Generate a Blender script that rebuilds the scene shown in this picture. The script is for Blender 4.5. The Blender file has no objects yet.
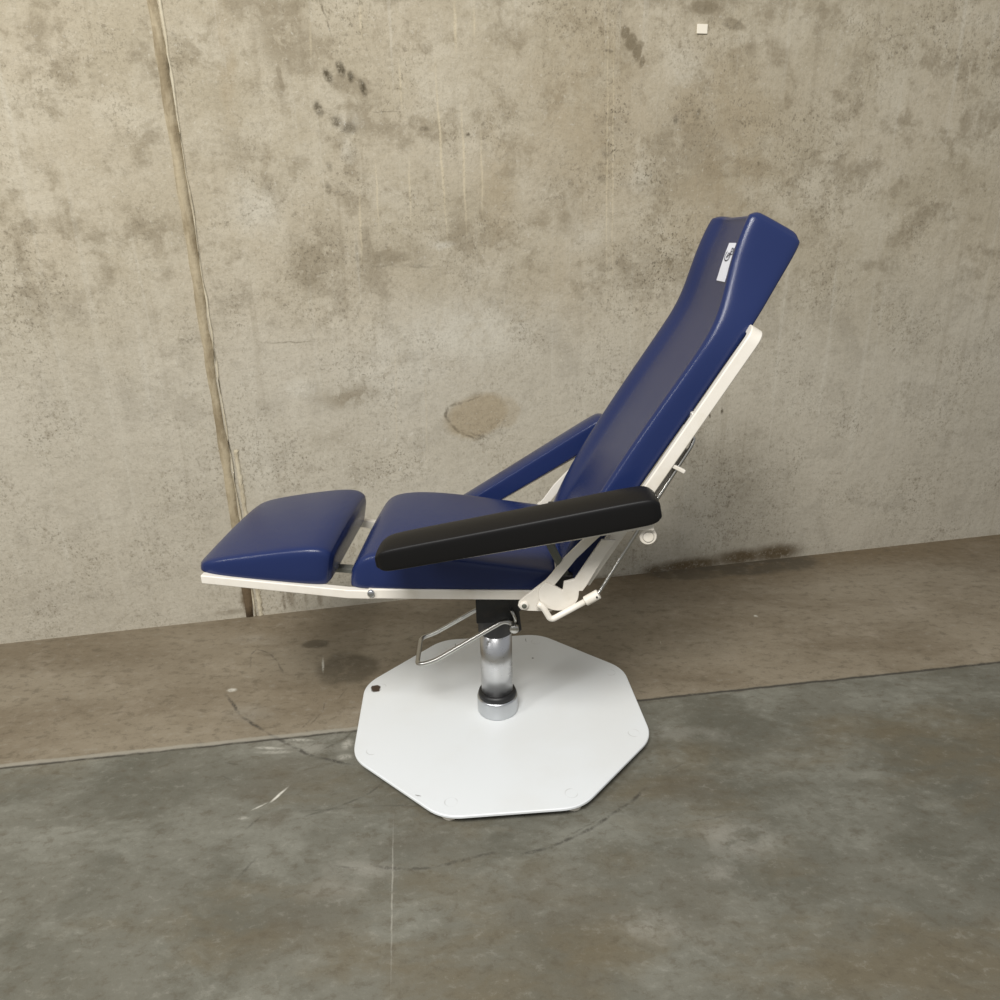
import bpy, bmesh, math
from mathutils import Vector, Matrix
from math import radians as R_, sin, cos, pi

sc = bpy.context.scene
COL = sc.collection

# ------------------------------------------------------------------ measured marks (metres on the wall and on the floor)
W_SOFT_DARK = [(-0.553, 1.741, 0.097, 0.0897, 0, 0.75),(-0.58, 1.628, 0.017, 0.0585, 0, 0.6),(-0.523, 1.188, 0.099, 0.1125, 0, 0.6),(-0.28, 1.171, 0.116, 0.0371, 0, 0.55),(-0.47, 0.746, 0.1082, 0.0381, 0, 0.7),(-0.709, 1.465, 0.068, 0.0768, 0, 0.4),(0.669, 1.847, 0.044, 0.0251, 0, 0.7),(0.828, 1.739, 0.027, 0.0321, 0, 0.55),(0.925, 1.714, 0.041, 0.0533, 0, 0.5),(0.649, 1.463, 0.153, 0.1664, 0, 0.45),(0.389, 1.532, 0.071, 0.054, 0, 0.4),(0.805, 1.534, 0.034, 0.0392, 0, 0.4),(-0.547, 0.609, 0.0833, 0.0463, 0, 0.3),(0.925, 0.384, 0.1234, 0.1929, 0, 0.25),(0.792, 0.031, 0.2565, 0.0591, 0, 0.3),(0.464, 0.149, 0.1599, 0.1201, 0, 0.25),(0.532, 1.137, 0.1761, 0.0921, 0, 0.35),(0.226, 1.323, 0.13, 0.14, 0, 0.2)]
W_BROWN = [(0.031, 1.381, 0.074, 0.2031, 0, 0.5),(-0.714, 1.686, 0.026, 0.2082, 0, 0.5),(0.75, 1.462, 0.28, 0.3794, 0, 0.6),(0.319, 1.545, 0.29, 0.3821, 0, 0.5),(0.228, 1.022, 0.2052, 0.154, 0, 0.3),(0.527, 0.492, 0.0762, 0.0741, 0, 0.4)]
W_PATCH = [(-0.055, 0.655, 0.1062, 0.068, 15, 0.75),(0.037, 0.663, 0.0491, 0.054, 0, 0.4)]
W_FLECK = [(-0.377, 0.509, 0.2197, 0.1706, 0, 1),(-0.624, 0.771, 0.0621, 0.0444, 0, 0.9),(-0.642, 1.663, 0.027, 0.0243, 0, 0.7),(-0.747, 0.522, 0.1264, 0.1341, 0, 0.6),(0.733, 0.283, 0.2883, 0.2697, 0, 0.5),(-0.706, 0.051, 0.2055, 0.0463, 0, 0.8),(0.629, 0.028, 0.2083, 0.0511, 0, 0.8),(-0.399, 1.516, 0.057, 0.0522, 0, 0.6),(0.602, 1.135, 0.1411, 0.1233, 0, 0.4)]
W_SMEAR = [(0.421, 1.775, 0.016, 0.017, 0, 0.8),(0.441, 1.75, 0.019, 0.023, -20, 0.8),(0.464, 1.727, 0.016, 0.023, -20, 0.8),(0.481, 1.701, 0.009, 0.018, -20, 0.7),(0.47, 1.74, 0.012, 0.02, 0, 0.6),(-0.326, 1.166, 0.079, 0.02, 0, 0.35),(-0.378, 1.199, 0.021, 0.0482, 0, 0.4),(0.668, 1.849, 0.039, 0.02, 0, 0.5),(0.769, 1.806, 0.039, 0.013, -15, 0.5),(-0.578, 1.64, 0.008, 0.0393, 0, 0.4)]
W_RIM = [(-0.127, 0.699, 0.0264, 0.006, -162.7, 0.5),(-0.158, 0.679, 0.0174, 0.006, -123.2, 0.5),(-0.159, 0.65, 0.0198, 0.006, -64.9, 0.5),(-0.132, 0.617, 0.0286, 0.006, -40.2, 0.5),(-0.085, 0.59, 0.0327, 0.006, -22.2, 0.5),(-0.044, 0.583, 0.0165, 0.006, 17.8, 0.5),(-0.075, 0.714, 0.0338, 0.003, 16.3, 0.4)]
W_PITS = [(0.389, 1.518, 0.084, 0.1611, 0, 0.9),(0.583, 1.151, 0.2131, 0.1823, 0, 1),(0.486, 1.392, 0.168, 0.0851, 0, 0.8),(-0.36, 0.508, 0.2026, 0.1544, 0, 0.7),(0.875, 0.27, 0.2511, 0.3484, 0, 0.7),(-0.788, 1.001, 0.043, 0.1727, 0, 0.6),(0.226, 1.365, 0.096, 0.112, 0, 0.5),(-0.423, 1.412, 0.104, 0.1557, 0, 0.6),(0.641, 1.561, 0.134, 0.1082, 0, 0.6),(0.326, 1.173, 0.101, 0.09, 0, 0.4),(0.905, 1.314, 0.108, 0.1197, 0, 0.5)]
W_DARK = [(-0.447, 1.652, 0.014, 0.0221, 20, 1),(-0.41, 1.669, 0.014, 0.0252, 15, 1),(-0.384, 1.65, 0.011, 0.0171, 0, 1),(-0.353, 1.623, 0.011, 0.0251, 20, 1),(-0.483, 1.572, 0.014, 0.0222, 25, 0.9),(-0.436, 1.537, 0.019, 0.018, 0, 0.8),(-0.401, 1.522, 0.025, 0.0201, 0, 0.6),(-0.467, 1.423, 0.011, 0.018, 0, 0.4),(-0.476, 1.364, 0.011, 0.0191, 0, 0.5),(-0.186, 1.52, 0.017, 0.007, 0, 0.6),(-0.057, 1.504, 0.009, 0.005, 0, 0.8),(0.596, 1.549, 0.01, 0.017, 0, 0.6),(0.668, 1.564, 0.01, 0.0191, -15, 0.6),(0.373, 1.728, 0.013, 0.005, 0, 0.7),(0.372, 1.457, 0.016, 0.02, 0, 0.4),(0.361, 1.384, 0.02, 0.014, 0, 0.4),(0.832, 0.614, 0.0061, 0.013, 0, 1),(0.787, 0.599, 0.0041, 0.011, 0, 1),(-0.163, 0.673, 0.0071, 0.023, -10, 0.6),(0.774, 1.27, 0.007, 0.0091, 0, 0.4),(-0.051, 0.586, 0.0411, 0.005, -20, 0.4),(-0.409, 1.185, 0.005, 0.0402, -3, 0.4),(-0.443, 1.809, 0.0215, 0.003, -74.9, 0.6),(-0.433, 1.77, 0.0241, 0.003, -77.9, 0.6),(-0.335, 1.144, 0.0594, 0.005, -0.5, 0.35),(-0.225, 1.139, 0.064, 0.005, -4.5, 0.35),(-0.634, 0.927, 0.0784, 0.003, -1.2, 0.45),(0.744, 1.8, 0.0226, 0.006, -29.7, 0.4),(0.779, 1.808, 0.0281, 0.006, 44.2, 0.4),(0.8, 1.266, 0.1232, 0.002, 0.8, 0.3),(-0.292, 1.563, 0.051, 0.0025, 0.0, 0.4)]
W_LIGHT = [(-0.687, 1.321, 0.089, 0.0908, 0, 0.5),(-0.072, 0.939, 0.3693, 0.1241, 0, 0.55),(-0.623, 0.778, 0.0551, 0.0443, 0, 0.5),(-0.202, 0.294, 0.436, 0.2183, 0, 0.4),(-0.302, 0.855, 0.2593, 0.1865, 0, 0.35),(-0.398, 1.527, 0.051, 0.0301, 0, 0.4),(-0.146, 1.199, 0.043, 0.015, 0, 0.6),(0.616, 1.693, 0.065, 0.0682, 0, 0.35),(0.486, 1.377, 0.094, 0.058, 0, 0.4),(0.325, 1.233, 0.1, 0.074, 0, 0.35),(-0.404, 1.465, 0.029, 0.0362, 0, 0.35),(-0.774, 0.559, 0.0783, 0.1957, 0, 0.3),(0.698, 0.206, 0.2482, 0.2365, 0, 0.3)]
W_STREAK = [(-0.139, 1.45, 0.2588, 0.0045, -88.5, 0.8),(-0.073, 1.418, 0.2016, 0.0045, -89.8, 0.7),(-0.346, 1.788, 0.0527, 0.004, -91.8, 0.6),(-0.083, 1.78, 0.0706, 0.006, -90.0, 0.7),(-0.027, 1.79, 0.0476, 0.004, -90.0, 0.5),(-0.019, 1.4, 0.131, 0.004, -89.8, 0.6),(-0.247, 1.631, 0.07, 0.0035, -90.0, 0.6),(-0.336, 1.342, 0.1075, 0.0035, -91.2, 0.6),(-0.238, 1.349, 0.1003, 0.0035, -91.9, 0.6),(0.376, 1.436, 0.4705, 0.003, -88.8, 0.55),(0.395, 1.435, 0.4711, 0.003, -88.6, 0.5),(-0.392, 1.257, 0.1134, 0.004, -94.0, 0.6),(-0.485, 1.737, 0.0534, 0.004, -94.8, 0.4),(-0.326, 0.702, 0.2788, 0.003, -93.5, 0.3),(-0.229, 0.665, 0.2079, 0.003, -92.3, 0.3)]
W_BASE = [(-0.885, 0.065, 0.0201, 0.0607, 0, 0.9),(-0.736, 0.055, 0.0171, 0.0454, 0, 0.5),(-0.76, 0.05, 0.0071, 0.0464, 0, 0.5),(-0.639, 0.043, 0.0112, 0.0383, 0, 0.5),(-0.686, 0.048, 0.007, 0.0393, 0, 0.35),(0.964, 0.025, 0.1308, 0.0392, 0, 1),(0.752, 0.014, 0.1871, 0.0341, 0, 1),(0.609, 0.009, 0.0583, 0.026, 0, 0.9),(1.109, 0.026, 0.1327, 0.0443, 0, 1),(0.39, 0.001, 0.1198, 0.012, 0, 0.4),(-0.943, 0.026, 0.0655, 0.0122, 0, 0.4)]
F_STAIN = [(-0.457, 0.255, 0.0921, 0.0741, 0, 0.75),(-0.491, 0.262, 0.0551, 0.0869, 0, 0.6),(-0.595, 0.404, 0.043, 0.0255, 0, 0.7),(0.937, 0.906, 0.1903, 0.0778, 0, 0.9),(0.728, 0.847, 0.1492, 0.0454, 0, 0.7),(1.128, 0.951, 0.1162, 0.0912, 0, 0.9)]
F_DARK = [(-0.461, 0.26, 0.0861, 0.0804, 0, 0.75),(-0.595, 0.404, 0.046, 0.0318, 0, 0.6),(-0.728, 0.345, 0.031, 0.025, 0, 0.3),(-0.507, -0.351, 0.05, 0.031, 0, 0.5),(-0.583, -0.25, 0.071, 0.043, 0, 0.35),(-0.217, -0.0, 0.1612, 0.1376, 0, 0.2),(-0.518, -0.184, 0.1231, 0.0767, 0, 0.35),(0.11, -0.57, 0.1551, 0.0953, 0, 0.3),(-0.382, -0.622, 0.113, 0.0919, 0, 0.3),(0.436, -0.284, 0.1151, 0.0611, 0, 0.35),(0.38, -0.578, 0.096, 0.0985, 0, 0.25),(-0.177, -0.413, 0.1291, 0.0342, 0, 0.3),(0.637, 0.371, 0.1882, 0.1315, 0, 0.25)]
F_BROWN = [(0.173, -0.677, 0.108, 0.0515, 0, 0.6),(0.242, -0.478, 0.0821, 0.0467, 0, 0.5),(-0.284, -0.693, 0.081, 0.0498, 0, 0.6),(0.467, -0.165, 0.1471, 0.0621, 0, 0.6),(-0.167, -0.516, 0.121, 0.0352, 0, 0.35),(0.076, -0.499, 0.081, 0.046, 0, 0.4)]
F_LIGHT = [(0.254, -0.628, 0.093, 0.0337, 0, 0.55),(0.504, -0.434, 0.105, 0.0734, 0, 0.5),(0.439, -0.509, 0.06, 0.0304, 0, 0.4),(-0.293, -0.488, 0.103, 0.0367, 0, 0.4),(-0.517, -0.091, 0.1551, 0.033, -4, 0.5),(-0.687, 0.04, 0.0831, 0.0474, 0, 0.3),(-0.448, -0.054, 0.053, 0.0337, 0, 0.45),(-0.345, -0.534, 0.0801, 0.0388, 0, 0.3),(-0.799, 0.438, 0.1001, 0.0408, 0, 0.2),(0.487, -0.089, 0.1521, 0.0412, 0, 0.3)]
F_SCR = [(-0.75, 0.088, 0.0732, 0.0065, -53.4, 0.8),(-0.666, 0.0, 0.0642, 0.0065, -38.3, 0.8),(-0.58, -0.065, 0.0566, 0.0065, -35.7, 0.8),(-0.502, -0.117, 0.0485, 0.0065, -31.3, 0.8),(-0.417, -0.154, 0.0562, 0.0065, -16.8, 0.8),(-0.772, 0.31, 0.0431, 0.004, 105.8, 0.5),(-0.779, 0.364, 0.0201, 0.004, 77.1, 0.5),(-0.752, 0.369, 0.0293, 0.004, -28.5, 0.5),(-0.707, 0.33, 0.039, 0.004, -50.8, 0.5),(-0.667, 0.269, 0.0429, 0.004, -61.1, 0.5),(-0.233, -0.484, 0.0381, 0.005, -10.2, 0.6),(-0.17, -0.487, 0.0332, 0.005, 4.8, 0.6),(-0.103, -0.475, 0.0431, 0.005, 15.8, 0.6),(-0.036, -0.457, 0.0345, 0.005, 13.1, 0.6),(0.066, -0.451, 0.0348, 0.0055, 14.9, 0.75),(0.131, -0.426, 0.0428, 0.0055, 25.6, 0.75),(0.186, -0.396, 0.028, 0.0055, 32.7, 0.75),(0.223, -0.369, 0.0242, 0.0055, 40.3, 0.75),(0.265, -0.338, 0.0346, 0.0055, 34.5, 0.75),(0.312, -0.299, 0.0333, 0.0055, 45.0, 0.75),(-0.14, -0.338, 0.05, 0.004, 3.9, 0.4),(-0.299, -0.256, 0.0326, 0.004, -129.4, 0.5),(-0.345, -0.293, 0.0341, 0.004, -150.5, 0.5),(-0.412, -0.325, 0.05, 0.004, -158.3, 0.5),(-0.554, -0.352, 0.0279, 0.004, 59.8, 0.4),(-0.53, -0.478, 0.0336, 0.004, 66.4, 0.45),(-0.522, -0.005, 0.03, 0.004, 69.2, 0.5),(-0.453, 0.122, 0.0269, 0.003, -102.0, 0.4),(-0.479, -0.086, 0.0499, 0.003, 45.9, 0.3),(-0.417, -0.041, 0.0371, 0.003, 23.1, 0.3),(-0.676, -0.154, 0.0327, 0.003, -12.8, 0.4),(-0.664, -0.208, 0.0306, 0.003, -28.4, 0.4),(0.169, -0.395, 0.0645, 0.003, 34.4, 0.4),(-0.401, -0.059, 0.0312, 0.004, -122.6, 0.5),(-0.436, -0.098, 0.028, 0.004, -143.1, 0.5),(-0.501, 0.017, 0.0328, 0.003, 70.0, 0.5),(-0.491, 0.073, 0.0308, 0.003, 91.0, 0.5),(0.458, -0.372, 0.0535, 0.003, 10.3, 0.4),(-0.326, -0.479, 0.0355, 0.003, 173.7, 0.4),(-0.391, -0.317, 0.1005, 0.003, 4.2, 0.35),(-0.221, -0.312, 0.0902, 0.003, -1.8, 0.35),(0.42, -0.208, 0.0547, 0.003, 30.8, 0.3),(0.358, 0.053, 0.0359, 0.003, -157.0, 0.3)]
F_WHITE = [(-0.522, -0.269, 0.0301, 0.004, 61.0, 1),(-0.541, 0.281, 0.0448, 0.004, -77.0, 0.7),(-0.22, -0.541, 0.1946, 0.002, -83.1, 0.25),(-0.556, -0.303, 0.0196, 0.003, 36.9, 0.6),(-0.778, 0.16, 0.015, 0.0108, 0, 0.8),(-0.583, -0.337, 0.014, 0.0063, 0, 0.3),(-0.592, -0.1, 0.042, 0.0061, -5, 0.5),(-0.522, -0.071, 0.0371, 0.0063, -5, 0.4),(-0.396, -0.092, 0.015, 0.0245, 0, 0.4),(-0.574, -0.116, 0.051, 0.0082, 0, 0.3),(-0.392, -0.141, 0.021, 0.0112, 0, 0.4),(0.864, 0.515, 0.007, 0.0076, 0, 1),(0.51, 0.365, 0.0135, 0.002, -94.8, 0.3)]
CAM_LOC = (0.0124, -1.6173, 1.207)
CAM_R = (0.9997, -0.00829, -0.02296)
CAM_U = (0.02441, 0.33936, 0.94034)
CAM_F = (0.0, 0.94062, -0.33946)
FOCAL = 717.62
STK_A0, STK_A1, STK_Y0, STK_Y1 = -.0206, .0556, -.023, -.087
WORLD_COL = (.86, .88, .92, 1); WORLD_STR = .45; EXPOSURE = 0.
LIGHTS = [('skylight', (-.6, -3.0, 4.0), (0, 0, .3), 1.7, 1.1, 215, (1, .98, .955)), ('side_window', (-2.6, -2.1, 2.5), (.2, 0, .7), .4, 1.3, 34, (1, .99, .97))]


# ------------------------------------------------------------------ material helpers
class NT:
    def __init__(s, name):
        s.m = bpy.data.materials.new(name); s.m.use_nodes = True
        s.t = s.m.node_tree; s.b = s.t.nodes['Principled BSDF']
    def n(s, kind, **kw):
        x = s.t.nodes.new(kind)
        for k, v in kw.items(): setattr(x, k, v)
        return x
    def l(s, a, b): s.t.links.new(a, b)
    def put(s, sock, v):
        if hasattr(v, 'is_output'): s.l(v, sock)
        else: sock.default_value = v
    def math(s, op, a, b=None, clamp=False):
        x = s.n('ShaderNodeMath', operation=op, use_clamp=clamp); s.put(x.inputs[0], a)
        if b is not None: s.put(x.inputs[1], b)
        return x.outputs[0]
    def mix(s, f, a, b):
        x = s.n('ShaderNodeMix', data_type='RGBA'); s.put(x.inputs[0], f); s.put(x.inputs[6], a); s.put(x.inputs[7], b)
        return x.outputs[2]
    def ramp(s, v, a, b, lo=0., hi=1.):
        x = s.n('ShaderNodeMapRange', interpolation_type='SMOOTHSTEP'); s.put(x.inputs[0], v)
        for i, q in enumerate((a, b, lo, hi)): x.inputs[i+1].default_value = q
        return x.outputs[0]
    def noise(s, vec, scale, detail=4, rough=.55, dist=0., out=0):
        x = s.n('ShaderNodeTexNoise'); s.l(vec, x.inputs['Vector']); x.inputs['Scale'].default_value = scale
        x.inputs['Detail'].default_value = detail; x.inputs['Roughness'].default_value = rough; x.inputs['Distortion'].default_value = dist
        return x.outputs[out]
    def voro(s, vec, scale, feature='F1', rnd=1.):
        x = s.n('ShaderNodeTexVoronoi', feature=feature); s.l(vec, x.inputs['Vector']); x.inputs['Scale'].default_value = scale
        x.inputs['Randomness'].default_value = rnd
        return x.outputs['Distance'], x.outputs['Color'] if feature == 'F1' else None
    def scl(s, vec, sx, sy, sz, off=(0, 0, 0)):
        x = s.n('ShaderNodeMapping'); s.l(vec, x.inputs[0]); x.inputs['Scale'].default_value = (sx, sy, sz); x.inputs['Location'].default_value = off
        return x.outputs[0]
    def warp(s, vec, scale, amp, detail=3):
        f = [s.noise(vec if k == 0 else s.scl(vec, 1, 1, 1, (13.7, 5.3, 9.1)), scale, detail, .6) for k in (0, 1)]
        g = s.n('ShaderNodeCombineXYZ'); s.l(f[0], g.inputs[0]); s.l(f[1], g.inputs[1])
        b = s.n('ShaderNodeVectorMath', operation='MULTIPLY_ADD'); s.l(g.outputs[0], b.inputs[0]); b.inputs[1].default_value = (amp,)*3; b.inputs[2].default_value = (-.5*amp, -.5*amp, 0)
        c = s.n('ShaderNodeVectorMath', operation='ADD'); s.l(b.outputs[0], c.inputs[0]); s.l(vec, c.inputs[1])
        return c.outputs[0]
    def blobs(s, vec, items, edge=.35, plane='XY'):
        """union of soft ellipses (cx, cy, rx, ry, degrees, strength) in the XY of vec"""
        acc = None; v0 = vec
        for i, (cx, cy, rx, ry, rot, st) in enumerate(items):
            prev = acc if acc is not None else getattr(s, 'last', None)
            if i % 5 == 0 and prev is not None:           # keeps the evaluation sequential (shader stack is small)
                k = s.n('ShaderNodeMath', operation='MULTIPLY_ADD'); s.l(prev, k.inputs[0]); k.inputs[1].default_value = 1e-7; k.inputs[2].default_value = 1
                q = s.n('ShaderNodeVectorMath', operation='SCALE'); s.l(v0, q.inputs[0]); s.l(k.outputs[0], q.inputs['Scale']); vec = q.outputs[0]
            x = s.n('ShaderNodeMapping', vector_type='TEXTURE'); s.l(vec, x.inputs[0])
            x.inputs['Location'].default_value = (cx, cy, 0); x.inputs['Rotation'].default_value = (0, 0, R_(rot)); x.inputs['Scale'].default_value = (rx, ry, 1e3)
            y = s.n('ShaderNodeVectorMath', operation='LENGTH'); s.l(x.outputs[0], y.inputs[0])
            v = s.ramp(y.outputs['Value'], 1.25, edge, 0, st)
            acc = v if acc is None else s.math('MAXIMUM', acc, v)
        s.last = acc
        return acc
    def bump(s, h, dist, strength=1., normal=None):
        x = s.n('ShaderNodeBump'); s.l(h, x.inputs['Height']); x.inputs['Distance'].default_value = dist; x.inputs['Strength'].default_value = strength
        if normal: s.l(normal, x.inputs['Normal'])
        return x.outputs[0]
    def obj(s): return s.n('ShaderNodeTexCoord').outputs['Object']

def srgb(r, g, b):
    f = lambda c: (c/255/12.92 if c/255 <= .04045 else ((c/255+.055)/1.055)**2.4)
    return (f(r), f(g), f(b), 1)

def simple(name, col, rough=.5, metal=0., coat=0., wear=None, bump=None):
    t = NT(name); b = t.b
    b.inputs['Metallic'].default_value = metal; b.inputs['Roughness'].default_value = rough
    b.inputs['Coat Weight'].default_value = coat; b.inputs['Coat Roughness'].default_value = .18
    v = t.obj()
    if wear:
        t.l(t.mix(t.ramp(t.noise(v, wear[1], 5, .6), .45, .75), col, wear[0]), b.inputs['Base Color'])
    else: b.inputs['Base Color'].default_value = col
    if bump: t.l(t.bump(t.noise(v, bump[0], 3), bump[1]), b.inputs['Normal'])
    return t.m

# ------------------------------------------------------------------ materials
def concrete_wall():
    t = NT('cast_concrete_wall'); o = t.obj()
    v = t.n('ShaderNodeSeparateXYZ'); t.l(o, v.inputs[0]); c = t.n('ShaderNodeCombineXYZ')
    t.l(v.outputs['X'], c.inputs[0]); t.l(v.outputs['Z'], c.inputs[1]); p = c.outputs[0]; hgt = v.outputs['Z']
    w1 = t.warp(p, 9, .07, 4); w2 = t.warp(p, 40, .014, 3); w3 = t.warp(p, 3, .012, 2)
    base = t.mix(t.ramp(t.noise(p, 1.6, 5, .6, .4), .35, .65), WALL_A, WALL_B)
    base = t.mix(t.ramp(t.noise(w1, 4.2, 6, .7), .42, .66, 0, .6), base, WALL_C)
    base = t.mix(t.ramp(t.noise(t.scl(w1, 1, 1, 1, (4, 7, 0)), 6.5, 6, .72), .48, .64, 0, .65), base, WALL_D)
    # cleaner, paler cement below shoulder height
    lowm = t.ramp(t.math('ADD', hgt, t.math('MULTIPLY', t.noise(w1, 2.5, 5), .5)), 1.5, .95, 0, .6)
    base = t.mix(lowm, base, WALL_L)
    # faint vertical runs of the formwork
    st = t.noise(t.scl(w3, 26, .7, 1), 1, 4, .6)
    base = t.mix(t.ramp(st, .56, .74, 0, .30), base, WALL_E)
    base = t.mix(t.ramp(st, .44, .3, 0, .22), base, WALL_D)
    # bigger marks with places of their own
    grain = t.noise(p, 55, 5, .75)
    brk = t.ramp(t.noise(w1, 14, 5, .7), .36, .52)
    base = t.mix(t.math('MULTIPLY', t.blobs(w1, W_LIGHT, .1), t.ramp(t.noise(w1, 11, 5, .7), .36, .54, .25, 1)), base, WALL_E)
    base = t.mix(t.math('MULTIPLY', t.blobs(w1, W_BROWN, .1), t.ramp(t.noise(w1, 8, 5, .7), .36, .56, .35, 1)), base, WALL_P)
    base = t.mix(t.math('MULTIPLY', t.blobs(w1, W_SOFT_DARK, .1), t.ramp(brk, 0, 1, .25, 1)), base, WALL_D)
    wp = t.warp(p, 16, .035, 5)
    base = t.mix(t.blobs(wp, W_PATCH, .82), base, WALL_P)
    base = t.mix(t.math('MULTIPLY', t.blobs(wp, W_RIM, .3), t.ramp(grain, .36, .5)), base, WALL_K)
    base = t.mix(t.math('MULTIPLY', t.blobs(wp, W_SMEAR, .75), t.ramp(t.noise(w2, 30, 4, .7), .3, .5, .6, 1)), base, WALL_Q)
    base = t.mix(t.math('MULTIPLY', t.blobs(t.warp(p, 12, .012, 3), W_STREAK, .2), .65), base, WALL_S)
    dk = t.math('MULTIPLY', t.blobs(w2, W_DARK, .25), t.ramp(grain, .36, .54, .3, 1))
    base = t.mix(dk, base, WALL_K)
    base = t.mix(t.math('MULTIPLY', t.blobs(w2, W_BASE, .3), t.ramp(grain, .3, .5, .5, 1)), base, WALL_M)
    # pits: small dark air holes, in swarms
    sw = t.math('MAXIMUM', t.math('MULTIPLY', t.blobs(w1, W_PITS, .15), t.ramp(t.noise(w1, 10, 4, .6), .34, .54, .3, 1)), t.ramp(t.noise(p, 3.1, 4, .65), .44, .66, .16, .6))
    d1, c1 = t.voro(w2, 75); sx = t.n('ShaderNodeSeparateColor'); t.l(c1, sx.inputs[0])
    p1 = t.math('MULTIPLY', t.ramp(d1, .30, .10), t.ramp(sx.outputs[0], .74, .82))
    thr = t.ramp(t.noise(t.scl(p, 1, .8, 1, (3, 3, 0)), 68, 4, .7), .57, .64)
    thr2 = t.ramp(t.noise(t.scl(p, 1.2, .7, 1, (8, 3, 0)), 130, 3, .62), .57, .64)
    pits = t.math('MULTIPLY', t.math('MAXIMUM', p1, t.math('MAXIMUM', t.math('MULTIPLY', thr, .9), t.math('MULTIPLY', thr2, .75))), sw)
    base = t.mix(t.math('MULTIPLY', pits, .95), base, WALL_K)
    mot = t.ramp(t.noise(w2, 34, 6, .78), .50, .62)
    base = t.mix(t.math('MULTIPLY', mot, t.math('MULTIPLY', sw, .62)), base, WALL_Q)
    fl = t.ramp(t.noise(t.scl(p, 1, 1, 1, (2, 9, 0)), 48, 6, .8), .58, .66)
    base = t.mix(t.math('MULTIPLY', fl, t.math('ADD', t.math('MULTIPLY', t.blobs(w1, W_FLECK, .1), .7), .10)), base, WALL_W)
    fine = t.noise(w2, 90, 4, .8)
    base = t.mix(t.ramp(fine, .5, .3, 0, .3), base, WALL_D)
    base = t.mix(t.ramp(t.noise(p, 70, 4, .7), .58, .72, 0, .4), base, WALL_E)
    t.l(base, t.b.inputs['Base Color']); t.b.inputs['Roughness'].default_value = .88; t.b.inputs['Specular IOR Level'].default_value = .25
    h = t.noise(p, 18, 7, .72)
    t.l(t.bump(h, .006, .8), t.b.inputs['Normal'])
    return t.m

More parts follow.
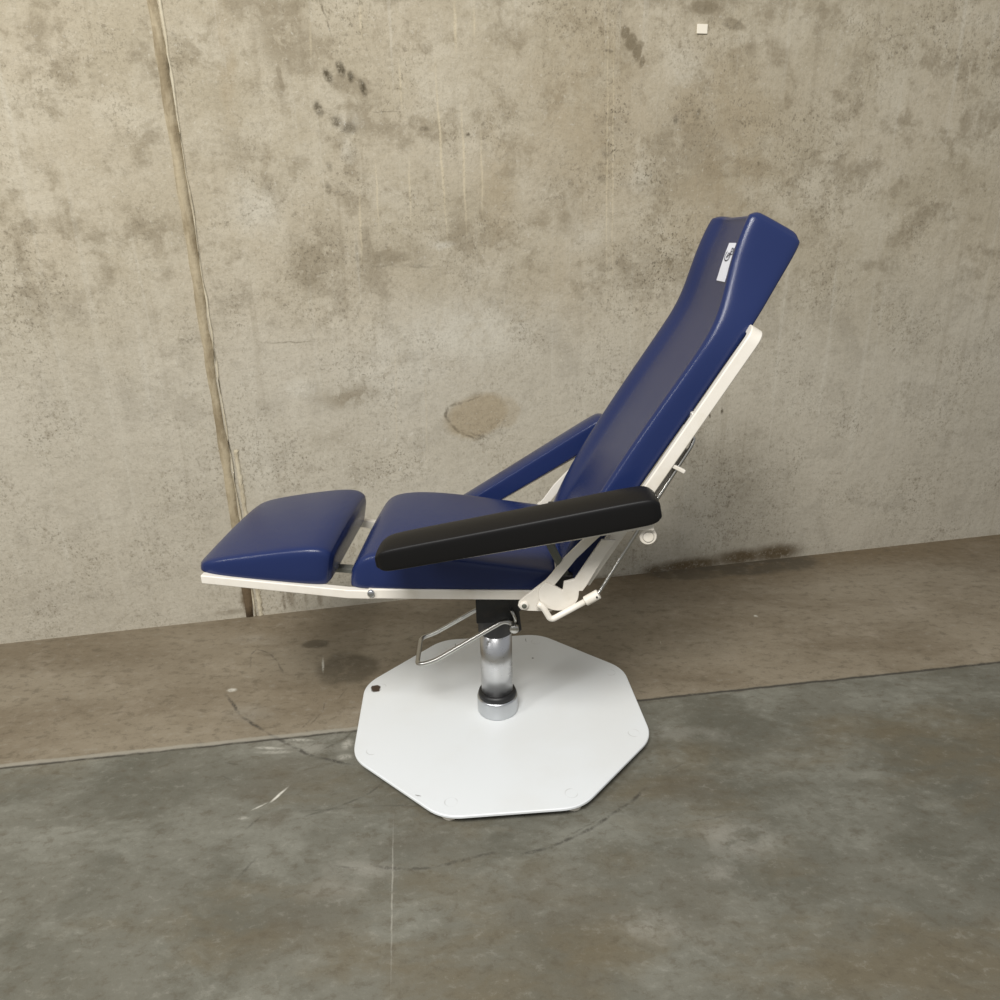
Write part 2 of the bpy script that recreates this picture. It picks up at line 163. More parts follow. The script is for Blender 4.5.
def concrete_floor():
    t = NT('worn_concrete_floor'); p = t.obj()
    v = t.n('ShaderNodeSeparateXYZ'); t.l(p, v.inputs[0])
    w1 = t.warp(p, 7, .10, 4); w2 = t.warp(p, 30, .018, 3)
    wj = t.n('ShaderNodeSeparateXYZ'); t.l(t.warp(p, 22, .010, 4), wj.inputs[0])
    # slab joint: y = .131 x + .011
    jd = t.math('SUBTRACT', wj.outputs['Y'], t.math('ADD', t.math('MULTIPLY', wj.outputs['X'], .131), .0115))
    back = t.ramp(jd, -.006, .012)
    fr = t.mix(t.ramp(t.noise(w1, 2.6, 6, .62, .3), .36, .66), FLO_A, FLO_B)
    fr = t.mix(t.ramp(t.noise(t.scl(w1, .8, 1.6, 1, (3, 1, 0)), 4, 8, .7), .46, .68, 0, .8), fr, FLO_C)
    fr = t.mix(t.ramp(t.noise(t.scl(w1, .6, 1.5, 1, (9, 5, 2)), 2.4, 6, .65), .5, .68, 0, .75), fr, FLO_W)
    bk = t.mix(t.ramp(t.noise(t.scl(w1, .6, 1.6, 1), 3.0, 6, .6), .36, .66), FLO_R1, FLO_R2)
    bk = t.mix(t.ramp(t.noise(w1, 6, 8, .7), .52, .72, 0, .6), bk, FLO_R3)
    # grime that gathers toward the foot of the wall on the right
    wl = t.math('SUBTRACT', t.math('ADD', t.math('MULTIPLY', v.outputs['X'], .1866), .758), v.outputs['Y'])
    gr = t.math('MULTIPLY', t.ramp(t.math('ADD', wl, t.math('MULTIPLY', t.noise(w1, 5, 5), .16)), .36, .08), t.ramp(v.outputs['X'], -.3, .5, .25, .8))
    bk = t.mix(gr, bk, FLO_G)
    base = t.mix(back, fr, bk)
    brk = t.ramp(t.noise(w1, 12, 6, .7), .32, .58)
    base = t.mix(t.math('MULTIPLY', t.blobs(w1, F_LIGHT, .1), brk), base, FLO_L)
    base = t.mix(t.math('MULTIPLY', t.blobs(w1, F_BROWN, .1), brk), base, FLO_W)
    base = t.mix(t.math('MULTIPLY', t.blobs(w1, F_DARK[1:], .25), t.ramp(t.noise(w1, 14, 5, .7), .3, .5)), base, FLO_D)
    base = t.mix(t.math('MULTIPLY', t.blobs(t.warp(p, 24, .03, 4), F_STAIN, .8), t.ramp(t.noise(w2, 16, 5, .7), .3, .5, .4, 1)), base, FLO_D)
    mid = t.noise(t.scl(w2, 1, 1.6, 1), 26, 5, .75)
    base = t.mix(t.ramp(mid, .50, .34, 0, .46), base, FLO_D)
    base = t.mix(t.ramp(mid, .54, .70, 0, .24), base, FLO_L)
    grain = t.noise(w2, 60, 6, .75)
    base = t.mix(t.math('MULTIPLY', t.blobs(t.warp(p, 26, .010, 3), F_SCR, .15), t.ramp(grain, .36, .56)), base, FLO_K)
    base = t.mix(t.math('MULTIPLY', t.blobs(t.warp(p, 26, .004, 3), F_WHITE, .3), t.ramp(grain, .36, .54, .2, 1)), base, FLO_H)
    # scattered scuffs
    sc1 = t.ramp(t.noise(t.scl(w1, 3, 14, 1), 3, 6, .7), .66, .74, 0, .45)
    base = t.mix(sc1, base, FLO_D)
    sc2 = t.ramp(t.noise(t.scl(w1, 2.5, 12, 1, (7, 3, 0)), 3.4, 6, .75), .66, .78, 0, .12)
    base = t.mix(sc2, base, FLO_L)
    speck = t.ramp(t.noise(p, 110, 5, .8), .42, .3, 0, .35); base = t.mix(speck, base, FLO_D)
    speck2 = t.ramp(t.noise(t.scl(p, 1, 1, 1, (5, 5, 0)), 95, 5, .8), .6, .72, 0, .3); base = t.mix(speck2, base, FLO_L)
    ab = t.math('ABSOLUTE', jd)
    jl = t.math('MULTIPLY', t.ramp(ab, .007, .002), t.ramp(t.noise(p, 14, 5, .7), .34, .5, .35, .85))
    base = t.mix(jl, base, FLO_K)
    # chipped pale lip of the joint, left half
    lip = t.math('MULTIPLY', t.ramp(t.math('ABSOLUTE', t.math('SUBTRACT', jd, .010)), .011, .003), t.ramp(v.outputs['X'], -.2, -.4, 0, .55))
    base = t.mix(lip, base, FLO_L)
    t.l(base, t.b.inputs['Base Color'])
    t.l(t.ramp(t.noise(w1, 5, 6, .6), .3, .7, .55, .8), t.b.inputs['Roughness']); t.b.inputs['Specular IOR Level'].default_value = .3
    h = t.noise(p, 24, 6, .72)
    t.l(t.bump(h, .003, .6), t.b.inputs['Normal'])
    return t.m

WALL_A = srgb(177, 167, 146); WALL_B = srgb(165, 155, 133); WALL_C = srgb(189, 181, 162); WALL_D = srgb(130, 119, 98)
WALL_E = srgb(200, 195, 180); WALL_L = srgb(185, 179, 164); WALL_P = srgb(156, 141, 114); WALL_S = srgb(206, 193, 163)
WALL_Q = srgb(112, 101, 80); WALL_W = srgb(216, 212, 200); WALL_K = srgb(80, 72, 56); WALL_M = srgb(96, 82, 60)
FLO_A = srgb(109, 107, 96); FLO_B = srgb(92, 90, 79); FLO_C = srgb(126, 125, 114); FLO_W = srgb(101, 92, 73)
FLO_R1 = srgb(136, 126, 108); FLO_R2 = srgb(118, 107, 89); FLO_R3 = srgb(150, 140, 123); FLO_G = srgb(108, 93, 70)
FLO_L = srgb(158, 155, 144); FLO_D = srgb(84, 76, 62); FLO_K = srgb(58, 54, 48); FLO_H = srgb(205, 202, 190)

def seam_dark():
    t = NT('stained_cement_seam'); v = t.obj(); z = t.n('ShaderNodeSeparateXYZ'); t.l(v, z.inputs[0])
    c = t.mix(t.ramp(t.noise(t.scl(v, 1, 1, .35), 22, 5, .65), .38, .64), srgb(170, 157, 130), srgb(134, 120, 94))
    c = t.mix(t.ramp(t.math('ADD', z.outputs['Z'], t.math('MULTIPLY', t.noise(v, 20, 4), .1)), .24, .15), c, srgb(98, 82, 60))
    t.l(c, t.b.inputs['Base Color']); t.b.inputs['Roughness'].default_value = .9
    t.l(t.bump(t.noise(v, 60, 4), .003), t.b.inputs['Normal']); return t.m
M_SEAMD = seam_dark()
M_SEAM = simple('pale_cement_seam', srgb(194, 184, 160), .9, wear=(srgb(150, 136, 108), 9), bump=(60, .003))
M_WALL = concrete_wall(); M_FLOOR = concrete_floor()

def vinyl(name, col, rough, coat, spec=.5):
    t = NT(name); v = t.obj(); b = t.b
    b.inputs['Base Color'].default_value = col; b.inputs['Roughness'].default_value = rough
    b.inputs['Coat Weight'].default_value = coat; b.inputs['Coat Roughness'].default_value = .10
    b.inputs['Specular IOR Level'].default_value = spec
    d, _ = t.voro(v, 900); n1 = t.bump(d, .0004, .25)
    n2 = t.bump(t.noise(v, 9, 2, .5), .004, .25, n1)
    t.l(n2, b.inputs['Normal'])
    return t.m
M_BLUE = vinyl('blue_vinyl', srgb(31, 43, 84), .25, .0, .32)
M_BLACK = vinyl('black_vinyl', srgb(10, 9, 9), .5, .0, .3)
M_CREAM = simple('cream_paint', srgb(226, 220, 208), .38, wear=(srgb(214, 206, 190), 14))
M_CHROME = None
def chrome():
    t = NT('scratched_chrome'); v = t.obj(); b = t.b
    b.inputs['Metallic'].default_value = 1; b.inputs['Base Color'].default_value = srgb(206, 206, 206)
    t.l(t.ramp(t.noise(t.scl(v, 1, 1, 3), 14, 5, .7), .3, .75, .26, .38), b.inputs['Roughness'])
    return t.m
M_CHROME = chrome()
M_STEEL = simple('brushed_steel', srgb(188, 186, 180), .28, 1.)
M_DARKMETAL = simple('black_metal', srgb(22, 20, 18), .5, wear=(srgb(40, 34, 27), 40))
M_RUBBER = simple('black_rubber', srgb(24, 24, 24), .45)
M_GREY = simple('grey_metal', srgb(120, 120, 112), .5)
M_GREYTUBE = simple('dull_grey_tube', srgb(92, 94, 84), .4)
M_GREYBAR = simple('pale_grey_metal', srgb(176, 170, 160), .5)
M_PAPER = simple('white_paper', srgb(228, 230, 238), .7)
M_INK = simple('ink', srgb(52, 52, 66), .7)
M_ALU = simple('aluminium', srgb(200, 202, 204), .32, 1.)

def base_paint():
    t = NT('white_base_paint'); v = t.obj(); b = t.b
    col = t.mix(t.ramp(t.noise(v, 5, 4), .4, .7, 0, .5), srgb(223, 226, 226), srgb(218, 219, 216))
    rings = None; k8 = []
    for k in range(8):
        a = R_(22.5+45*k); k8.append((.355*cos(a), .355*sin(a)))
    for i, (x, y) in enumerate(k8):                       # faint weld rings by each corner
        m = t.n('ShaderNodeMapping', vector_type='TEXTURE'); t.l(v, m.inputs[0]); m.inputs['Location'].default_value = (x, y, 0); m.inputs['Scale'].default_value = (.014, .014, 1e3)
        ln = t.n('ShaderNodeVectorMath', operation='LENGTH'); t.l(m.outputs[0], ln.inputs[0])
        r = t.ramp(t.math('ABSOLUTE', t.math('SUBTRACT', ln.outputs['Value'], 1)), .14, .05)
        rings = r if rings is None else t.math('MAXIMUM', rings, r)
    rings = t.math('MULTIPLY', rings, t.ramp(t.noise(v, 18, 2),   .5, .66, 0, .35))
    col = t.mix(rings, col, srgb(150, 146, 138))
    w = t.warp(v, 60, .02, 4)
    chip = t.blobs(w, [(-.341, .128, .013, .015, 20, 1), (-.348, .136, .006, .006, 0, 1)], .9)
    chip = t.math('MAXIMUM', chip, t.blobs(t.warp(v, 80, .008), [(.115, .235, .003, .003, 0, .8), (-.29, -.255, .012, .0015, -25, .7), (-.115, .335, .0015, .010, 0, .6), (.105, .34, .0015, .012, 0, .6), (-.21, -.30, .008, .0015, -20, .6)], .6))
    col = t.mix(chip, col, srgb(62, 48, 38))
    t.l(col, b.inputs['Base Color']); b.inputs['Roughness'].default_value = .42
    t.l(t.bump(t.math('MULTIPLY', chip, -1), .001, .5), b.inputs['Normal'])
    return t.m
M_BASE = base_paint()

# ------------------------------------------------------------------ object helpers
def link(name, bm, mat, parent=None, smooth=True, bevel=0., subsurf=0, loc=None, angle=40, segs=3):
    me = bpy.data.meshes.new(name); bmesh.ops.recalc_face_normals(bm, faces=bm.faces); bm.to_mesh(me); bm.free()
    mats = mat if isinstance(mat, (list, tuple)) else [mat]
    for m in mats: me.materials.append(m)
    o = bpy.data.objects.new(name, me); COL.objects.link(o)
    if parent: o.parent = parent
    if loc: o.location = loc
    if smooth:
        for f in me.polygons: f.use_smooth = True
    if bevel:
        b = o.modifiers.new('bevel', 'BEVEL'); b.width = bevel; b.segments = segs; b.limit_method = 'ANGLE'; b.angle_limit = R_(35); b.harden_normals = True
    if subsurf:
        s = o.modifiers.new('sub', 'SUBSURF'); s.levels = subsurf; s.render_levels = subsurf
    return o

def loft(bm, rings, cap=True):
    vs = [[bm.verts.new(p) for p in r] for r in rings]
    n = len(vs[0])
    for a, b in zip(vs[:-1], vs[1:]):
        for i in range(n):
            bm.faces.new((a[i], a[(i+1) % n], b[(i+1) % n], b[i]))
    if cap:
        bm.faces.new(vs[0][::-1]); bm.faces.new(vs[-1])
    return vs

def fillet(pts, r, n=6):
    """round the inner corners of a 3-D polyline"""
    pts = [Vector(p) for p in pts]; out = [pts[0]]
    for a, b, c in zip(pts[:-2], pts[1:-1], pts[2:]):
        d1 = (a-b); d2 = (c-b); k = min(r, d1.length*.48, d2.length*.48)
        p, q = b+d1.normalized()*k, b+d2.normalized()*k
        for i in range(n+1):
            s = i/n; out.append(p*(1-s)**2+b*2*s*(1-s)+q*s*s)
    out.append(pts[-1]); return out

def sweep(bm, pts, prof, up=Vector((0, 1, 0))):
    """sweep a closed 2-D profile (a along side, b along up-ish) on a polyline with parallel transport"""
    pts = [Vector(p) for p in pts]; rings = []; nrm = None
    for i, p in enumerate(pts):
        t = (pts[min(i+1, len(pts)-1)]-pts[max(i-1, 0)]).normalized()
        if nrm is None:
            nrm = (up-t*up.dot(t)).normalized()
        else: nrm = (nrm-t*nrm.dot(t)).normalized()
        bi = t.cross(nrm)
        rings.append([p+nrm*a+bi*b for a, b in prof])
    loft(bm, rings)

def circ(r, n=14): return [(r*cos(2*pi*i/n), r*sin(2*pi*i/n)) for i in range(n)]
def rect(a, b): return [(-a, -b), (a, -b), (a, b), (-a, b)]

def tube(name, pts, r, mat, parent, rad=.0, n=14, **kw):
    bm = bmesh.new(); sweep(bm, fillet(pts, rad) if rad else pts, circ(r, n), kw.pop('up', Vector((0, .3, 1)))); return link(name, bm, mat, parent, **kw)

def lathe(bm, prof, n=48, cx=0., cy=0.):
    rings = [[Vector((cx+r*cos(2*pi*i/n), cy+r*sin(2*pi*i/n), z)) for i in range(n)] for r, z in prof]
    loft(bm, rings)

def plate(bm, poly, y0, y1):
    """polygon in XZ extruded from y0 to y1"""
    loft(bm, [[Vector((x, y0, z)) for x, z in poly], [Vector((x, y1, z)) for x, z in poly]])

def disc_y(bm, x, z, r, y0, y1, n=32, ch=.0):
    rs = [(y0, r-ch), (y0+ch if y1 > y0 else y0-ch, r), (y1-ch if y1 > y0 else y1+ch, r), (y1, r-ch)] if ch else [(y0, r), (y1, r)]
    loft(bm, [[Vector((x+q*cos(2*pi*i/n), y, z+q*sin(2*pi*i/n))) for i in range(n)] for y, q in rs])

def box(bm, x0, x1, y0, y1, z0, z1):
    loft(bm, [[Vector((x, y, z)) for x, y in ((x0, y0), (x1, y0), (x1, y1), (x0, y1))] for z in (z0, z1)])

def round_poly(pts, r, n=5):
    N = len(pts); out = []
    for i in range(N):
        a, b, c = Vector(pts[i-1]), Vector(pts[i]), Vector(pts[(i+1) % N])
        d1, d2 = a-b, c-b; k = min(r, d1.length*.45, d2.length*.45)
        p, q = b+d1.normalized()*k, b+d2.normalized()*k
        for j in range(n+1):
            s = j/n; out.append(tuple(p*(1-s)**2+b*2*s*(1-s)+q*s*s))
    return out

def tag(o, label=None, cat=None, kind=None, group=None):
    for k, v in (('label', label), ('category', cat), ('kind', kind), ('group', group)):
        if v: o[k] = v
    return o

# ------------------------------------------------------------------ the setting
WALL_YAW = math.atan2(.39, 2.09)
bm = bmesh.new(); box(bm, -4.5, 4.5, 0, .25, -.12, 3.4)
wall = link('wall_back', bm, M_WALL, smooth=False, loc=(0, .758, 0)); wall.rotation_euler = (0, 0, WALL_YAW); tag(wall, kind='structure')
bm = bmesh.new(); box(bm, -6, 6, -6.5, 3.2, -.12, 0)
floor = link('floor', bm, M_FLOOR, smooth=False); tag(floor, kind='structure')
# raised seam of the old formwork, full height, left end of the wall
bm = bmesh.new()
import random; random.seed(4)
def seam(u0, u1, d, zs=70, top=3.4):
    rings = []
    for i in range(zs+1):
        z = top*i/zs-.003; j = lambda a: random.uniform(-a, a); k = d*(.45+.55*random.random()**.5)
        rings.append([Vector((u0+j(.002), .01, z)), Vector((u0+.002+j(.002), -k*.5, z)), Vector(((u0+u1)/2+j(.003), -k, z)), Vector((u1-.002+j(.004), -k*.4, z)), Vector((u1+j(.004), .01, z))])
    loft(bm, rings)
for nm, sp in (('trim_1', (-.894, -.864, .005, M_SEAMD, 3.4)), ('trim_2', (-.864, -.857, .006, M_SEAM, 3.4)), ('trim_3', (-.851, -.834, .006, M_SEAM, .60))):
    bm = bmesh.new(); seam(*sp[:3], top=sp[4])
    tr = link(nm, bm, sp[3], loc=(0, .758, 0)); tr.rotation_euler = (0, 0, WALL_YAW); tag(tr, kind='structure')

# small pale tag on the wall
bm = bmesh.new(); box(bm, -.0165, .0165, -.004, .001, -.0125, .0125)
t_ = link('wall_tag', bm, simple('cream_card', srgb(232, 224, 206), .6), bevel=.001, smooth=False)
t_.matrix_world = Matrix.Translation((0, .758, 0)) @ Matrix.Rotation(WALL_YAW, 4, 'Z') @ Matrix.Translation((.663, 0, 1.790))
tag(t_, 'small cream square tag stuck high on the bare concrete wall', 'tag')

# ------------------------------------------------------------------ the chair
chair = bpy.data.objects.new('treatment_chair', None); COL.objects.link(chair); chair.rotation_euler = (0, 0, R_(-2))
chair.empty_display_size = .2
tag(chair, 'reclining blue vinyl treatment chair with footrest on a white octagonal base', 'chair')

# base
base = None
bm = bmesh.new()
oct_ = round_poly([(.403*cos(R_(22.5+45*k))-.002, .403*sin(R_(22.5+45*k))) for k in range(8)], .045, 8)
loft(bm, [[Vector((x*s, y*s, z)) for x, y in oct_] for s, z in ((.992, .0215), (1, .0235), (1, .0280), (.995, .030))])
base = link('base_plate', bm, M_BASE, chair, angle=30); base.rotation_euler = (0, 0, R_(5.83))
base.data.polygons.foreach_set('use_smooth', [False]*len(base.data.polygons))
for k in range(8):
    bm = bmesh.new(); a = R_(22.5+45*k); lathe(bm, [(.017, 0), (.020, .003), (.020, .019), (.017, .022)], 24, .362*cos(a), .362*sin(a))
    link('foot', bm, M_CREAM, base)

CX = -.007
bm = bmesh.new(); lathe(bm, [(.046, .0305), (.0525, .0305), (.0535, .034), (.0535, .074), (.0515, .078), (.045, .079)], 64, CX, 0)
link('collar', bm, M_ALU, chair)
bm = bmesh.new(); lathe(bm, [(.043, .076), (.050, .0785), (.0505, .084), (.048, .091), (.0435, .094)], 64, CX, 0)
link('seal_ring', bm, M_RUBBER, chair)
bm = bmesh.new(); lathe(bm, [(.0412, .07), (.0412, .30)], 64, CX, 0)
link('column', bm, M_CHROME, chair)
# black head of the column
bm = bmesh.new(); lathe(bm, [(.0425, .268), (.0445, .271), (.0445, .36)], 48, CX, 0)
box(bm, -.052, .040, -.048, .048, .315, .47)
plate(bm, [(.030, .47), (.044, .47), (.050, .40), (.060, .30), (.052, .293), (.046, .34), (.034, .36)], -.055, -.049)
plate(bm, [(.030, .47), (.044, .47), (.050, .40), (.060, .30), (.052, .293), (.046, .34), (.034, .36)], .049, .055)
head = link('column_head', bm, M_DARKMETAL, chair, bevel=.002)
# pump lever: one bent steel rod running round the column head
lv = [(.040, -.058, .318), (.018, -.068, .335), (-.160, -.070, .222), (-.203, -.072, .212), (-.212, .070, .206), (-.176, .070, .219), (.000, .070, .326), (.040, .058, .318)]
lever = tube('pump_lever', lv, .0058, M_STEEL, chair, rad=.02, n=16)
bm = bmesh.new(); disc_y(bm, .042, .312, .0115, -.074, -.054, 24, .002); link('pivot_bolt', bm, M_STEEL, lever)
tube('return_hook', [(.034, -.060, .36), (.040, -.066, .352), (.046, -.064, .335), (.042, -.06, .322)], .0035, M_STEEL, lever, rad=.006)

# seat frame
RY = .212
seatf = None
bm = bmesh.new()
for s in (-1, 1):
    plate(bm, [(-.275, .4955), (.110, .4885), (.110, .4655), (-.275, .4725)], s*(RY-.022), s*RY)
for x in (-.20, .06):
    box(bm, x-.02, x+.02, -RY+.02, RY-.02, .470, .490)
seatf = link('seat_frame', bm, M_CREAM, chair, bevel=.0025)
for s in (-1, 1):
    bm = bmesh.new(); disc_y(bm, -.268, .4870, .008, s*(RY-.002), s*(RY+.006), 20, .0015); link('hinge_bolt', bm, M_ALU, seatf)
# mounting plate between column head and frame
bm = bmesh.new(); box(bm, -.10, .085, -.10, .10, .462, .472); link('mounting_plate', bm, M_DARKMETAL, chair, bevel=.002)

# footrest frame
bm = bmesh.new()
for s in (-1, 1):
    plate(bm, [(-.642, .5325), (-.32, .4935), (-.262, .4910), (-.262, .4705), (-.32, .4725), (-.642, .5125)], s*(RY-.020), s*(RY-.001) if s < 0 else s*(RY-.001))
for x, z in ((-.60, .513), (-.42, .490)):
    box(bm, x-.02, x+.02, -RY+.01, RY-.01, z-.01, z+.008)
footf = link('footrest_frame', bm, M_CREAM, chair, bevel=.0025)
bm = bmesh.new(); plate(bm, [(-.42, .492), (-.25, .478), (-.25, .466), (-.42, .480)], -.085, -.060); link('linkage_bar', bm, M_GREY, footf, bevel=.002)

# cushions ---------------------------------------------------------------
SEC = [(-.93, 0), (-.5, 0), (0, 0), (.5, 0), (.93, 0), (.988, .04), (1, .22), (1, .55), (.995, .82), (.980, .93), (.950, .985), (.90, 1.0), (.76, 1.0), (.66, 1.0), (.50, 1.0), (.25, 1.0), (0, 1.0), (-.25, 1.0), (-.50, 1.0), (-.66, 1.0), (-.76, 1.0), (-.90, 1.0), (-.950, .985), (-.980, .93), (-.995, .82), (-1, .55), (-1, .22), (-.988, .04)]
def cushion(name, stations, w, mat, parent, crown=0., recess=0., sub=2, e0=.012, e1=.012, y0=0.):
    """stations: list of ((xb, zb), (xt, zt)[, w scale]); crown bulges the face, recess dishes it"""
    st = [(Vector((a[0][0], 0, a[0][1])), Vector((a[1][0], 0, a[1][1])), a[2] if len(a) > 2 else 1.) for a in stations]
    def ring(b, tp, ws, cr=1.):
        out = []
        for a, h in SEC:
            k = h
            if h >= .97 and abs(a) < .93:
                f = 1-(abs(a)/.93)**2
                k = h+(crown*f-recess*{.76: .30, .66: .86}.get(abs(a), 1. if abs(a) < .6 else 0.))*cr/max((tp-b).length, .02)
            out.append(b.lerp(tp, k)+Vector((0, y0+a*w*ws, 0)))
        return out
    rings = []
    def cap(i, j, e, rev):
        b, tp, ws = st[i]; d = ((b-st[j][0])+(tp-st[j][1])).normalized()
        c = b.lerp(tp, .5)
        r = []
        for off, k in ((.0, .93), (e*.7, .80), (e, .5)):
            r.append([c+(p-Vector((0, y0, 0))-c)*Vector((1, 1, 1)).x*k+Vector((0, y0, 0))+d*off if False else Vector((c.x+(p.x-c.x)*k, y0+(p.y-y0)*(1-(1-k)*.30), c.z+(p.z-c.z)*k))+d*off for p in ring(b, tp, ws, .6)])
        return r if rev else r
    c0 = cap(0, 1, e0, True); c1 = cap(-1, -2, e1, False)
    rings = c0[::-1]+[ring(*s) for s in st]+c1
    bm = bmesh.new(); loft(bm, rings)
    return link(name, bm, mat, parent, subsurf=sub)

cushion('footrest_cushion', [((-.654, .5305), (-.650, .550), .88), ((-.640, .528), (-.635, .559), .95), ((-.60, .522), (-.595, .569), .985), ((-.50, .511), (-.495, .583)), ((-.42, .502), (-.410, .592)), ((-.385, .498), (-.370, .589), .985), ((-.370, .496), (-.354, .575), .95)], .207, M_BLUE, chair, crown=.008, e0=.008, e1=.008)
cushion('seat_cushion', [((-.318, .490), (-.310, .538), .90), ((-.305, .489), (-.294, .563), .955), ((-.275, .489), (-.266, .577), .985), ((-.20, .488), (-.20, .581)), ((-.10, .487), (-.10, .571)), ((0, .486), (0, .555)), ((.09, .485), (.095, .540)), ((.128, .485), (.132, .534))], .212, M_BLUE, chair, crown=.006, e0=.008, e1=.006)
BK = [((.168, .482), (.136, .512)), ((.180, .505), (.145, .538)), ((.212, .558), (.166, .592)), ((.262, .640), (.207, .674)), ((.316, .729), (.260, .763)), ((.365, .808), (.307, .838)), ((.411, .881), (.352, .908)), ((.470, .978), (.410, .996)), ((.510, 1.034), (.439, 1.046), .96), ((.539, 1.078), (.455, 1.092), .89), ((.566, 1.122), (.467, 1.147), .82), ((.591, 1.162), (.482, 1.200), .77), ((.606, 1.191), (.502, 1.246), .73)]
back = cushion('backrest_cushion', BK, .212, M_BLUE, chair, recess=.022, e0=.010, e1=.014)

# backrest frame: bent rectangular tube, two rails joined across the top
def rail_c(z): return .3275+(z-.729)*.612
RB = .222
pth = [(rail_c(.515), -RB, .515), (rail_c(1.032), -RB, 1.032), (rail_c(1.032), RB, 1.032), (rail_c(.515), RB, .515)]
bm = bmesh.new(); pp = fillet([Vector(p) for p in pth], .022, 6); sweep(bm, pp, rect(.009, .0130), Vector((0, 1, 0)))
backf = link('backrest_frame', bm, M_CREAM, chair, bevel=.003)
bm = bmesh.new()
for z in (.64, .86): box(bm, rail_c(z)-.006, rail_c(z)+.006, -RB, RB, z-.02, z+.02)
link('cross_bar', bm, M_CREAM, backf, bevel=.002)
# hinge discs carried by the rails
dc = (.1405, .499)
arc = [(dc[0]+0.0425*cos(R_(a)), dc[1]+.0375*sin(R_(a))) for a in range(0, -231, -10)]
disc_poly = [(.199, .520), (.191, .508), (.1835, .508)]+arc+[(.124, .5225), (.138, .516), (.149, .509), (.1515, .529), (.174, .535), (.200, .578), (.228, .624), (.257, .624), (.230, .578)]
for s in (-1, 1):
    bm = bmesh.new(); plate(bm, disc_poly, s*.2445, s*.2525); link('hinge_disc', bm, M_CREAM, backf, bevel=.0012, smooth=False)
# arm brackets: bolt plate at the front, flat bar rising to the armrest
br_poly = [(.056, .478), (.063, .486), (.113, .528), (.124, .541), (.151, .579), (.180, .610), (.222, .655), (.252, .655), (.219, .622), (.178, .579), (.129, .513), (.140, .470), (.126, .455), (.075, .457), (.060, .460), (.054, .469)]
for s in (-1, 1):
    bm = bmesh.new(); plate(bm, br_poly, s*.2365, s*.2440)
    ab = link('arm_bracket', bm, M_CREAM, chair, bevel=.0015, smooth=False)
    bm = bmesh.new(); disc_y(bm, .0675, .471, .0095, s*.238, s*.2485, 28, .0015); link('pivot_bush', bm, M_CREAM, ab)
    bm = bmesh.new(); disc_y(bm, .0675, .471, .0055, s*.24, s*.2500, 20, .001); link('pivot_bolt', bm, M_GREYTUBE, ab)
    if s < 0: tube('strut', [(.114, s*.27, .640), (.148, s*.226, .552), (.158, s*.222, .530)], .0085, M_GREYTUBE, ab)
# dark hinge block inside the notch
for y in (-.223, .223):
    bm = bmesh.new(); box(bm, .135, .172, y-.009, y+.009, .500, .535); link('hinge_block', bm, M_DARKMETAL, chair, bevel=.004)

# recline release: cranked tube, sleeve and thin rod on the near side
rel = tube('release_lever', [(.096, -.258, .482), (.108, -.260, .474), (.1215, -.262, .449), (.129, -.262, .4475), (.205, -.262, .494)], .0066, M_CREAM, chair, rad=.012)
tube('sleeve', [(.196, -.262, .4885), (.224, -.262, .506)], .0108, M_CREAM, rel, n=20, bevel=.002)
bm = bmesh.new(); disc_y(bm, .219, .504, .002, -.272, -.2745, 12); link('grub_screw', bm, M_DARKMETAL, rel)
tube('release_rod', [(.218, -.258, .498), (.228, -.252, .508), (.344, -.225, .705), (.407, -.211, .808), (.414, -.205, .824), (.405, -.202, .832), (.390, -.200, .812)], .0038, M_STEEL, rel, rad=.010)
bm = bmesh.new(); plate(bm, [(.325, .694), (.344, .694), (.404, .800), (.392, .806)], -.206, -.196); link('guide_bar', bm, M_GREYBAR, backf, bevel=.001)
bm = bmesh.new(); box(bm, -.012, .018, -.006, .006, -.004, .004)
clip = link('rod_clip', bm, M_CREAM, backf, bevel=.002); clip.location = (.379, -.222, .768); clip.rotation_euler = (0, R_(28), 0)

# armrests ---------------------------------------------------------------
PIV = (.308, .6645)
def armrest(s, ang, mat, label):
    root = bpy.data.objects.new('armrest', None); COL.objects.link(root); root.parent = chair
    root.location = (PIV[0], s*.314, PIV[1]+(.007 if s > 0 else 0)); root.rotation_euler = (0, R_(-ang), 0); root['label'] = label; root.empty_display_size = .05
    a0, a1 = -.523, .024
    st = [((a0-.001, .0440), (a0+.001, .074), .76), ((a0+.009, .0395), (a0+.012, .0815), .93), ((a0+.03, .0385), (a0+.03, .0855), 1), ((a0+.18, .0365), (a0+.18, .0845), 1), ((a1-.18, .0325), (a1-.18, .085), 1), ((a1-.03, .0315), (a1-.03, .0855), 1), ((a1-.010, .0325), (a1-.010, .083), .96), ((a1, .036), (a1, .077), .86)]
    cushion('arm_pad', st, .046, mat, root, crown=.006, e0=.007, e1=.007)
    bm = bmesh.new()
    loft(bm, [[Vector((x, y, z)) for x, z in ((-.50, .039), (-.50, .0345), (-.21, .0275), (-.02, .0225), (.012, .015), (.014, .034))] for y in (-.030, .030)])
    pl = link('support_plate', bm, M_CREAM, root, bevel=.0015, smooth=False)
    bm = bmesh.new(); disc_y(bm, 0, 0, .0165, s*.004, s*.020, 48, .0015); disc_y(bm, 0, 0, .0100, s*.0200, s*.0222, 40, .0007)
    kn = link('knob', bm, M_CREAM, root, smooth=False)
    bm = bmesh.new(); disc_y(bm, 0, 0, .0113, s*.0198, s*.0204, 40); link('knob_groove', bm, M_GREYBAR, root, smooth=False)
    bm = bmesh.new(); plate(bm, [(-.010, .028), (-.008, .0), (.010, .0), (.014, .028)], s*-.004, s*.006); link('lug', bm, M_CREAM, root, bevel=.001)
    bm = bmesh.new(); disc_y(bm, -.024, .006, .006, s*-.075, s*-.02, 18, .001); link('pivot_screw', bm, M_DARKMETAL, root)
    return root
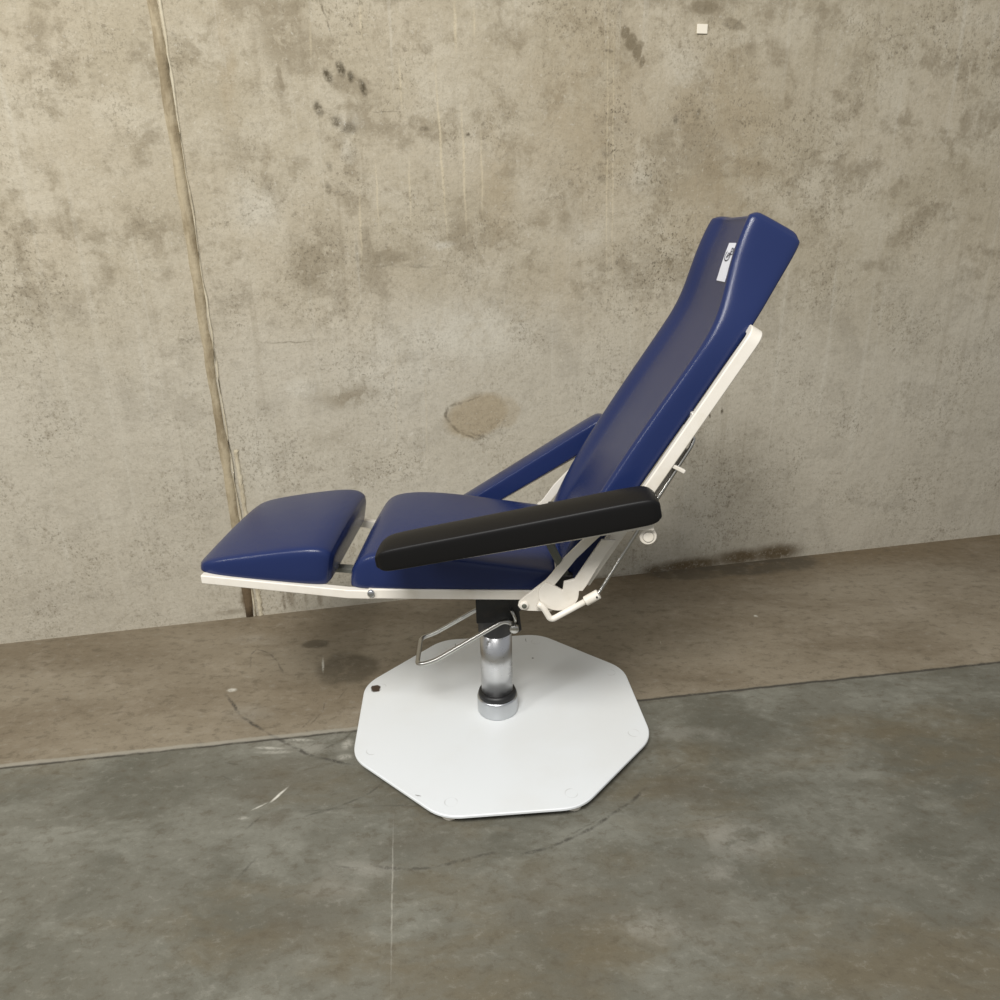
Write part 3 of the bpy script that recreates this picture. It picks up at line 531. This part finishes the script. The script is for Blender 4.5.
near = armrest(-1, 11.0, M_BLACK, 'black padded armrest on the near side')
far = armrest(1, 32.0, M_BLUE, 'blue padded armrest on the far side, tilted down')

# white sticker with a hand-drawn mark near the top of the backrest
bpy.context.view_layer.update()
dg = bpy.context.evaluated_depsgraph_get(); be = back.evaluated_get(dg)
from mathutils.bvhtree import BVHTree
tree = BVHTree.FromObject(back, dg)
nrm = Vector((-.93, 0, .36)).normalized(); ax = Vector((.36, 0, .93)).normalized()
def on_back(a, y, off):
    """point of the dished front face at height a along the headrest and across at y"""
    q = Vector((.47, y, 1.145))+ax*a
    h = tree.ray_cast(q+nrm*.3, -nrm)
    return (h[0]+nrm*off) if h[0] else q
ST = dict(a0=STK_A0, a1=STK_A1, y0=STK_Y0, y1=STK_Y1)
bm = bmesh.new(); NA, NY = 12, 6; g = []
for i in range(NA+1):
    g.append([bm.verts.new(on_back(ST['a0']+(ST['a1']-ST['a0'])*i/NA, ST['y0']+(ST['y1']-ST['y0'])*j/NY, .0012)) for j in range(NY+1)])
for i in range(NA):
    for j in range(NY): bm.faces.new((g[i][j], g[i][j+1], g[i+1][j+1], g[i+1][j]))
stk = link('sticker', bm, M_PAPER, back, smooth=False); stk['label'] = 'white paper sticker with a scribbled mark'
sm = stk.modifiers.new('thick', 'SOLIDIFY'); sm.thickness = .0008; sm.offset = -1
def ink(strokes, w):
    bm = bmesh.new()
    for s in strokes:
        P = []
        for k in range(len(s)-1):
            for q in range(4):
                t = q/4; P.append((s[k][0]*(1-t)+s[k+1][0]*t, s[k][1]*(1-t)+s[k+1][1]*t))
        P.append(s[-1])
        L = [Vector(on_back(ST['a0']+(ST['a1']-ST['a0'])*a, ST['y0']+(ST['y1']-ST['y0'])*y, .0028)) for a, y in P]
        for p, q in zip(L[:-1], L[1:]):
            d = (q-p).normalized(); sd = d.cross(nrm)*w; e = d*w*.5
            bm.faces.new([bm.verts.new(v) for v in (p-sd-e, q-sd+e, q+sd+e, p+sd-e)])
    return bm
cc = [(.66+.13*cos(R_(a)), .42+.30*sin(R_(a))) for a in range(40, 330, 20)]
st_ = [cc, [(.60, .45), (.66, .35), (.74, .45), (.70, .6), (.62, .62)], [(.70, .62), (.86, .62)], [(.86, .62), (.84, .82), (.77, .80), (.77, .62)], [(.70, .66), (.70, .86)], [(.86, .90), (.70, .92)], [(.62, .30), (.72, .70)]]
link('scribble', ink(st_, .0011), M_INK, back, smooth=False)

# ------------------------------------------------------------------ light and camera
w = bpy.data.worlds.new('world'); sc.world = w; w.use_nodes = True
bg = w.node_tree.nodes['Background']; bg.inputs[0].default_value = WORLD_COL; bg.inputs[1].default_value = WORLD_STR
def area(name, loc, target, sx, sy, power, col=(1, 1, 1)):
    l = bpy.data.lights.new(name, 'AREA'); l.shape = 'RECTANGLE'; l.size = sx; l.size_y = sy; l.energy = power; l.color = col
    o = bpy.data.objects.new(name, l); COL.objects.link(o); o.location = loc
    o.rotation_euler = (Vector(target)-Vector(loc)).to_track_quat('-Z', 'Y').to_euler(); return o
for a in LIGHTS: area(*a)

cam = bpy.data.cameras.new('camera'); co = bpy.data.objects.new('camera', cam); COL.objects.link(co); sc.camera = co
cam.sensor_width = 36; cam.sensor_fit = 'HORIZONTAL'; cam.lens = 36*FOCAL/1000; cam.clip_start = .05
r, u, f = Vector(CAM_R), Vector(CAM_U), Vector(CAM_F)
m = Matrix((r, u, -f)).transposed().to_4x4(); m.translation = Vector(CAM_LOC); co.matrix_world = m

sc.cycles.max_bounces = 6; sc.cycles.diffuse_bounces = 2; sc.cycles.glossy_bounces = 4
vs = sc.view_settings
vs.view_transform = 'Standard'; vs.look = 'None'; vs.gamma = 1; vs.use_curve_mapping = False; vs.exposure = EXPOSURE
